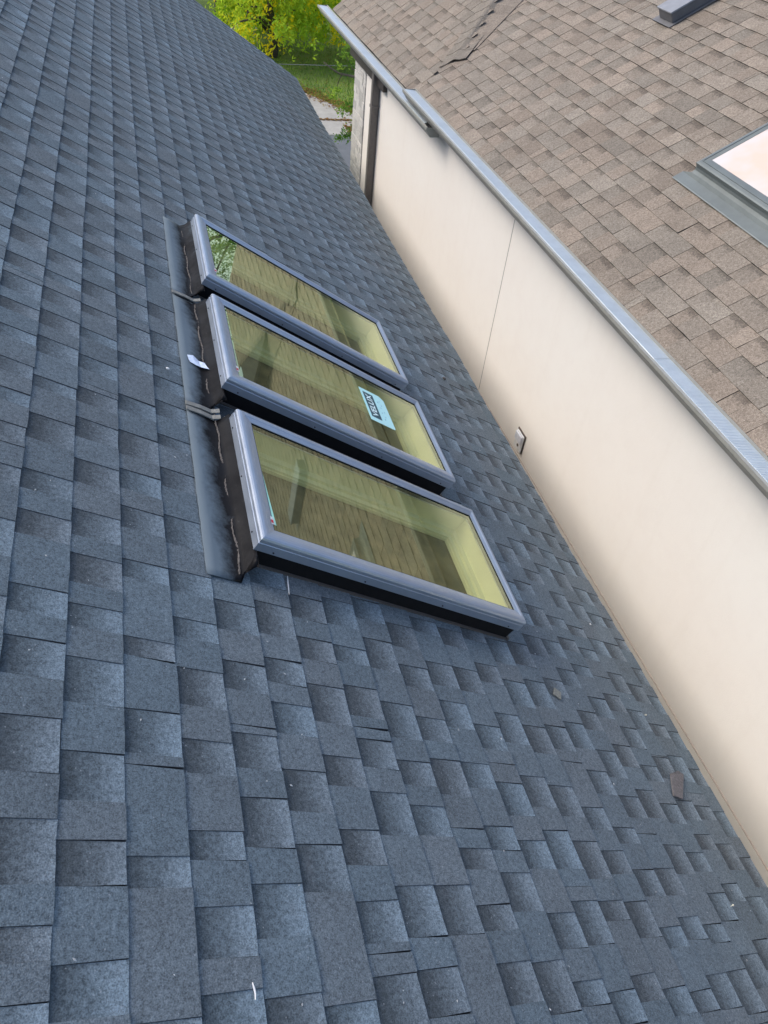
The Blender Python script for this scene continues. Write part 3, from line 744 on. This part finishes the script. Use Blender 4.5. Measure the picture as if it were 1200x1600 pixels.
m_, nt_, bb_ = newmat('pane with painted sky reflection'); nt_.links.new(mixc(nt_, ramp(nt_, noise(nt_, coords(nt_), 2.6, 3), [(.38, g(0)), (.62, g(1))]).outputs[0], (.70, .50, .36), (.62, .60, .57)), bb_.inputs['Base Color']); bb_.inputs['Roughness'].default_value = .08  # white and peach of the reflected sky put into the base colour
bb_.inputs['Coat Weight'].default_value = 1; bb_.inputs['Coat Roughness'].default_value = .02; bb_.inputs['Coat IOR'].default_value = 2.0
under(mb.build('glass', m_), nk)
mb = MB(B1); hh_ = lambda u, n: (u, n)
pr = [(.828, .0105), (.834, .0125), (.86, .0120), (.905, .012), (.925, .030), (.950, .034), (.958, .052), (.962, .058)]
vs = [(u, b0-.12, n) for u, n in pr] + [(u, b1+.09-.08*(i > 3), n) for i, (u, n) in enumerate(pr)]; m = len(pr)
mb.add(vs, [(i, m+i, m+i+1, i+1) for i in range(m-1)]); fl = mb.build('foot_flashing', M['lead_new']); under(fl, nk)
md = fl.modifiers.new('t', 'SOLIDIFY'); md.thickness = .002

# low box vent near the top
vk = empty('roof_vent', B1(2.1, 6.5, 0)); tag(vk, 'long low grey metal box vent on the brown roof at the top edge', 'vent')
mb = MB(B1); mb.box(1.885, 2.75, 6.28, 6.49, .012, .088); under(mb.build('body', M['vent'], bevel=.008), vk)
mb = MB(B1); mb.box(1.878, 2.76, 6.272, 6.498, .0885, .104); under(mb.build('lid', simple('pale vent lid', (.22, .23, .25), .6, .1, 10, .1), bevel=.005), vk)
mb = MB(B1); mb.box(1.84, 2.85, 6.25, 6.53, .0105, .0135); under(mb.build('flange', M['vent']), vk)

# ------------------------------------------------------------------ ground
def sheet(name, pts, z, mat, th=0):
    o = obj(name, [(x, y, z) for x, y in pts], [tuple(range(len(pts)))], mat); o['kind'] = 'structure'; return o
sheet('ground', [(-300, -300), (300, -300), (300, 300), (-300, 300)], GZ, M['lawn'])
sheet('driveway', [(1.2, -8), (9.5, 20), (12, 24.95), (5.05, 24.38), (.2, 24.1), (1.2, 12)], GZ+.004, M['asphalt'])
mb = MB()
def slab(pts, z0, z1):
    k = len(pts); mb.add([(x, y, z1) for x, y in pts] + [(x, y, z0) for x, y in pts], [tuple(range(k))] + [(i, k+i, k+(i+1) % k, (i+1) % k) for i in range(k)])
slab([(.2, 24.12), (5.05, 24.40), (9.2, 24.85), (9.0, 25.6), (5.30, 25.85), (.2, 26.2)], GZ, GZ+.012)
slab([(.2, 26.22), (5.30, 25.87), (6.62, 25.75), (6.66, 26.5), (5.34, 28.70), (.2, 28.9)], GZ, GZ+.012)
slab([(6.64, 25.74), (9.0, 25.62), (14, 25.4), (14, 26.4), (6.68, 26.49)], GZ, GZ+.012)
o = mb.build('pavement', M['concrete']); o['kind'] = 'structure'
# slab joints and the leaf-filled gap
# fallen leaves
V, F_, C_ = [], [], []; rl = random.Random(3)
def leafq(x, y, z, r, t):
    a = rl.random()*6.28; ca, sa = math.cos(a)*r, math.sin(a)*r; k0 = len(V)
    V.extend([(x-ca, y-sa, z), (x+sa*.6, y-ca*.6, z+r*.3), (x+ca, y+sa, z+r*.1), (x-sa*.6, y+ca*.6, z+r*.25)])
    F_.append((k0, k0+1, k0+2, k0+3)); C_.extend([(t, t, t, 1)]*4)
for q in range(3200):
    u = rl.random(); r = rl.uniform(.03, .06); m_ = rl.random()
    if m_ < .42:      # edge of the lawn
        x = 4.4+3.4*u; y = 28.71-(x-5.34)*1.64 if x > 5.34 else 28.75; x += rl.gauss(0, .25); y += abs(rl.gauss(0, .55))-.1
    elif m_ < .56:    # joint between the slabs
        x = 4.2+4.4*u; y = 25.86-(x-5.3)*.06+rl.gauss(0, .05)
    elif m_ < .76:
        x = 6.0+abs(rl.gauss(0, .9)); y = 24.9+rl.gauss(0, .28)
    else:
        x = rl.uniform(2, 12); y = rl.uniform(27.5, 40); 
    leafq(x, y, GZ+.016+rl.random()*.02, r, rl.random())
o = obj('fallen_leaves', V, F_, M['leaf_litter'], col=C_); tag(o, 'brown fallen leaves along the pavement edge and lawn', 'leaves', kind='stuff')

# grass blades on the part of the lawn in sight
V, F_, C_ = [], [], []
for q in range(9000):
    y = rl.uniform(26.6, 38); x = rl.uniform(2.5, 4.5+(y-24)*.75)
    if y < 28.75-(x-5.34)*1.64*(x > 5.34): continue
    h = rl.uniform(.05, .13); a = rl.random()*6.28; w_ = .012; k0 = len(V); ca, sa = math.cos(a)*w_, math.sin(a)*w_; lx, ly = rl.gauss(0, .04), rl.gauss(0, .04)
    V.extend([(x-ca, y-sa, GZ), (x+ca, y+sa, GZ), (x+lx, y+ly, GZ+h)]); F_.append((k0, k0+1, k0+2)); t = min(1, max(0, rl.gauss(.6, .25))); C_.extend([(t, t, t, 1)]*3)
o = obj('grass', V, F_, M['leaf_green'], col=C_); tag(o, 'short green grass on the lawn past the pavement', 'grass', kind='stuff')

# ------------------------------------------------------------------ trees
def tree(name, x, y, h, r, low, label, cat, seed, n_str, leafmat, tonebase, lean=0, parts=(60, 26), trunk_r=.16, grp='trees beyond the pavement', strand=(.5, 1.6)):
    rt = random.Random(seed); root = empty(name, (x, y, GZ)); tag(root, label, cat, grp)
    mb = MB(); top = Vector((x+lean, y, GZ+h*.8)); pts = []
    for i in range(7):
        t = i/6; pts.append(Vector((x+lean*t*t+rt.gauss(0, .05)*i, y+rt.gauss(0, .05)*i, GZ+h*.8*t)))
    mb.tube(pts, trunk_r, 9, r2=trunk_r*.3)
    limbs = []
    for i in range(13):
        t = rt.uniform(.12, .9); p = pts[min(5, int(t*6))].lerp(pts[min(6, int(t*6)+1)], t*6 % 1)
        a = rt.random()*6.28; L = r*rt.uniform(.6, 1.0); q = p + Vector((math.cos(a)*L, math.sin(a)*L, h*rt.uniform(.05, .25)))
        mid = p.lerp(q, .5) + Vector((rt.gauss(0, .2), rt.gauss(0, .2), h*.05))
        mb.tube([p, mid, q, q+(q-mid)*.4+Vector((0, 0, -.3))], trunk_r*.38, 6, r2=.012); limbs += [(p, mid), (mid, q)]
    tk = mb.build('trunk', M['bark'], smooth=True); under(tk, root)
    V, F_, C_ = [], [], []
    clumps = []
    for i in range(parts[0]):
        while True:
            d = Vector((rt.uniform(-1, 1), rt.uniform(-1, 1), rt.random()**1.5))
            if math.hypot(d.x, d.y) < 1-.55*d.z**2 and (d.z > .25 or math.hypot(d.x, d.y) > .35): break
        c = Vector((x+lean*.7+d.x*r, y+d.y*r, GZ+low+.9+(h-low-.9)*d.z))
        clumps.append((c, rt.uniform(.5, 1.0)*r*.33, tonebase + rt.gauss(0, .10) + (.38 if rt.random() < .16 else 0)))
    for c, cr, tn in clumps:
        for s_ in range(n_str):
            d = Vector((rt.gauss(0, .5), rt.gauss(0, .5), rt.gauss(0, .35)))*cr
            p = c+d; L = rt.uniform(*strand)*.8; dirx = Vector((rt.gauss(0, .35), rt.gauss(0, .35), -1)).normalized()
            for q in range(parts[1]):
                t = (q+.5)/parts[1]; pp_ = p + dirx*L*t + Vector((rt.gauss(0, .07), rt.gauss(0, .07), rt.gauss(0, .04)))
                if pp_.z < GZ+low: continue
                sz = rt.uniform(.035, .075); ax = Vector((rt.gauss(0, 1), rt.gauss(0, 1), rt.gauss(-.6, .8))).normalized(); bx_ = ax.cross(Vector((rt.gauss(0, 1), rt.gauss(0, 1), rt.gauss(0, 1)))).normalized()
                k0 = len(V); V.extend([tuple(pp_-ax*sz*1.5), tuple(pp_+bx_*sz*.55), tuple(pp_+ax*sz*1.5), tuple(pp_-bx_*sz*.55)])
                F_.append((k0, k0+1, k0+2, k0+3)); tt = min(1, max(0, tn+rt.gauss(0, .07))); C_.extend([(tt, tt, tt, 1)]*4)
    cr_ = obj('crown', V, F_, leafmat, col=C_); under(cr_, root)
    return root
LG = M['leaf_locust']
tree('honey_locust', 4.95, 33.2, 6.0, 2.5, .45, 'yellow green honey locust with two stems standing on the lawn, crown centre of the gap', 'tree', 11, 9, LG, .50, parts=(110, 20), trunk_r=.17)
tree('honey_locust', 3.3, 37.0, 7.5, 2.8, 1.2, 'green and golden honey locust farther left just over the dark roof edge', 'tree', 12, 8, LG, .53, parts=(110, 18), trunk_r=.22)
tree('honey_locust', 9.3, 33.0, 7.0, 3.0, .9, 'golden honey locust drooping beside the brown roof corner', 'tree', 13, 9, LG, .58, parts=(110, 20), trunk_r=.17)
tree('bushy_tree', 1.2, 42.0, 10, 4.0, 1.2, 'darker green tree farthest back at the top left of the gap', 'tree', 14, 8, M['leaf_green'], .55, parts=(95, 18), trunk_r=.2)
tree('bushy_tree', 7.6, 43.5, 10, 4.5, 1.0, 'dark green tree behind the middle honey locust', 'tree', 15, 8, M['leaf_green'], .40, parts=(95, 18), trunk_r=.2)
tree('bushy_tree', 16.5, 40, 16, 5.5, 1.0, 'dark green tree hidden mostly behind the brown roof corner', 'tree', 16, 24, M['leaf_green'], .45, parts=(170, 16), trunk_r=.2)
tree('bushy_tree', -5.5, 43.0, 11, 4.8, 1.0, 'dark green tree left of the others beyond the dark roof', 'tree', 17, 6, M['leaf_green'], .45, parts=(70, 16), trunk_r=.2)

# near tree behind the stone corner reaching a leafy branch into the gap
root = empty('leafy_tree', (7.9, 17.6, GZ)); tag(root, 'near tree behind the stone corner, one thin leafy branch reaching left into the gap', 'tree')
mb = MB(); mb.tube([(7.9, 17.6, GZ), (7.8, 17.5, -6.3), (7.4, 17.4, -4.9), (7.0, 17.4, -3.6)], .13, 10, r2=.06)
br = [[(7.55, 17.4, -5.2), (6.2, 17.1, -4.9), (5.0, 17.0, -4.5), (4.27, 17., -4.42), (3.89, 17., -4.36), (3.70, 17., -4.26), (3.56, 17., -4.16)],
      [(5.9, 17.05, -4.85), (4.9, 16.9, -4.9), (4.35, 16.9, -4.88), (4.05, 16.9, -5.0)], [(6.2, 17.1, -4.95), (5.1, 16.8, -5.35), (4.4, 16.8, -5.4), (4.0, 16.8, -5.5)],
      [(3.95, 17., -4.38), (3.88, 17., -4.52), (3.86, 17., -4.62)], [(4.6, 17., -4.46), (4.15, 16.9, -4.25), (3.95, 16.9, -3.95)]]
mb.tube(br[0], .045, 7, r2=.008)
for b_ in br[1:]: mb.tube(b_, .018, 6, r2=.005)
under(mb.build('trunk', M['twig'], smooth=True), root)
V, F_, C_ = [], [], []; rt = random.Random(5)
def spray(c, n, r, tn, down=.5):
    for q in range(n):
        p = Vector(c)+Vector((rt.gauss(0, r), rt.gauss(0, r), rt.gauss(0, r*.7))); sz = rt.uniform(.018, .034)
        ax = Vector((rt.gauss(0, .8), rt.gauss(0, .8), rt.gauss(-down, .5))).normalized(); bx_ = ax.cross(Vector((rt.gauss(0, 1), rt.gauss(0, 1), rt.gauss(0, 1)))).normalized(); k0 = len(V)
        V.extend([tuple(p-ax*sz*1.4), tuple(p+bx_*sz*.6), tuple(p+ax*sz*1.4), tuple(p-bx_*sz*.6)]); F_.append((k0, k0+1, k0+2, k0+3))
        t = min(1, max(0, tn+rt.gauss(0, .15))); C_.extend([(t, t, t, 1)]*4)
for (c, n, r, tn) in (((4.15, 16.9, -4.90), 110, .10, .55), ((3.98, 16.9, -5.02), 70, .07, .6), ((4.30, 16.9, -5.02), 110, .10, .5), ((3.85, 17, -4.66), 55, .05, .8), ((3.80, 17, -4.80), 40, .04, .8),
                      ((4.05, 16.8, -5.50), 100, .09, .25), ((4.25, 16.8, -5.42), 90, .10, .3), ((3.88, 16.8, -5.58), 50, .05, .3), ((4.15, 16.9, -4.14), 70, .07, .45), ((3.98, 16.9, -4.0), 60, .06, .6),
                      ((3.90, 17, -4.22), 35, .04, .75), ((4.1, 17, -3.82), 60, .08, .6), ((5.2, 17, -4.6), 500, .4, .4), ((6.3, 17.2, -4.6), 900, .6, .4), ((7.3, 17.4, -3.8), 1600, .8, .4), ((4.35, 16.9, -5.2), 60, .07, .7)):
    spray(c, n, r, tn)
under(obj('crown', V, F_, M['leaf_green'], col=C_), root)

# pale post with crossarm
pk = empty('wire_post', (4.0, 33.0, GZ)); tag(pk, 'thin pale post with a white crossarm just above the dark roof edge among the trees', 'post')
mb = MB(); mb.tube([(4.17, 33, GZ), (4.16, 33, -6.95)], .045, 8); mb.tube([(4.17, 32.97, -7.9), (4.30, 32.97, -7.6), (4.22, 32.97, -7.0)], .02, 6); under(mb.build('post', simple('weathered post', (.42, .40, .36), .8)), pk)
mb = MB(); mb.tube([(3.1, 33, -7.06), (4.32, 33, -7.02)], .03, 6); under(mb.build('crossarm', M['white']), pk)
for xx in (3.55, 3.75, 4.25):
    mb = MB(); mb.tube([(xx, 33, -7.03), (xx, 33, -6.92)], .055, 8); under(mb.build('insulator', M['white']), pk)
# cable
mb = MB(); mb.tube([(-14+i*1.6, 19.5+.0*i, -4.84+.0020*(i-10)**2*.25) for i in range(24)], .0065, 6)
tag(mb.build('cable', simple('grey cable', (.22, .22, .20), .6)), 'thin level grey cable crossing the gap between the roofs', 'cable')

# ------------------------------------------------------------------ light, sky, camera
SUN_EL, SUN_AZ = rad(47), rad(300)      # azimuth clockwise from +y
w = bpy.data.worlds.new('World'); sc.world = w; w.use_nodes = True
nt = w.node_tree; bg = nt.nodes['Background']
sky = nt.nodes.new('ShaderNodeTexSky'); sky.sky_type = 'NISHITA'; sky.sun_disc = False
sky.sun_elevation = SUN_EL; sky.sun_rotation = SUN_AZ; sky.air_density = 1.0; sky.dust_density = 3.0; sky.ozone_density = 1.0
nt.links.new(sky.outputs[0], bg.inputs[0]); bg.inputs[1].default_value = .13
sl = bpy.data.lights.new('Sun', 'SUN'); sl.energy = .6; sl.angle = rad(24); sl.color = (1., .96, .89)
so = bpy.data.objects.new('Sun', sl); COL.objects.link(so)
dirv = Vector((math.sin(SUN_AZ)*math.cos(SUN_EL), math.cos(SUN_AZ)*math.cos(SUN_EL), math.sin(SUN_EL)))
so.rotation_euler = dirv.to_track_quat('Z', 'Y').to_euler()

R = [[0.96350566, -0.25322397, 0.08680133], [-0.11787852, -0.69249243, -0.7117295], [0.24033623, 0.67552339, -0.69707004]]
cam = bpy.data.cameras.new('Camera'); co_ = bpy.data.objects.new('Camera', cam); COL.objects.link(co_)
mw = Matrix(((R[0][0], -R[1][0], -R[2][0], 0), (R[0][1], -R[1][1], -R[2][1], 0), (R[0][2], -R[1][2], -R[2][2], 0), (0, 0, 0, 1)))
co_.matrix_world = mw
cam.sensor_fit = 'VERTICAL'; cam.sensor_height = 36; cam.sensor_width = 27; cam.lens = 1160.522/1600*36; cam.clip_start = .02; cam.clip_end = 1500
sc.camera = co_
sc.view_settings.view_transform = 'Standard'; sc.view_settings.look = 'None'; sc.view_settings.gamma = 1; sc.view_settings.exposure = 1.15
sc.render.engine = 'CYCLES'
sc.cycles.max_bounces = 8; sc.cycles.transparent_max_bounces = 12
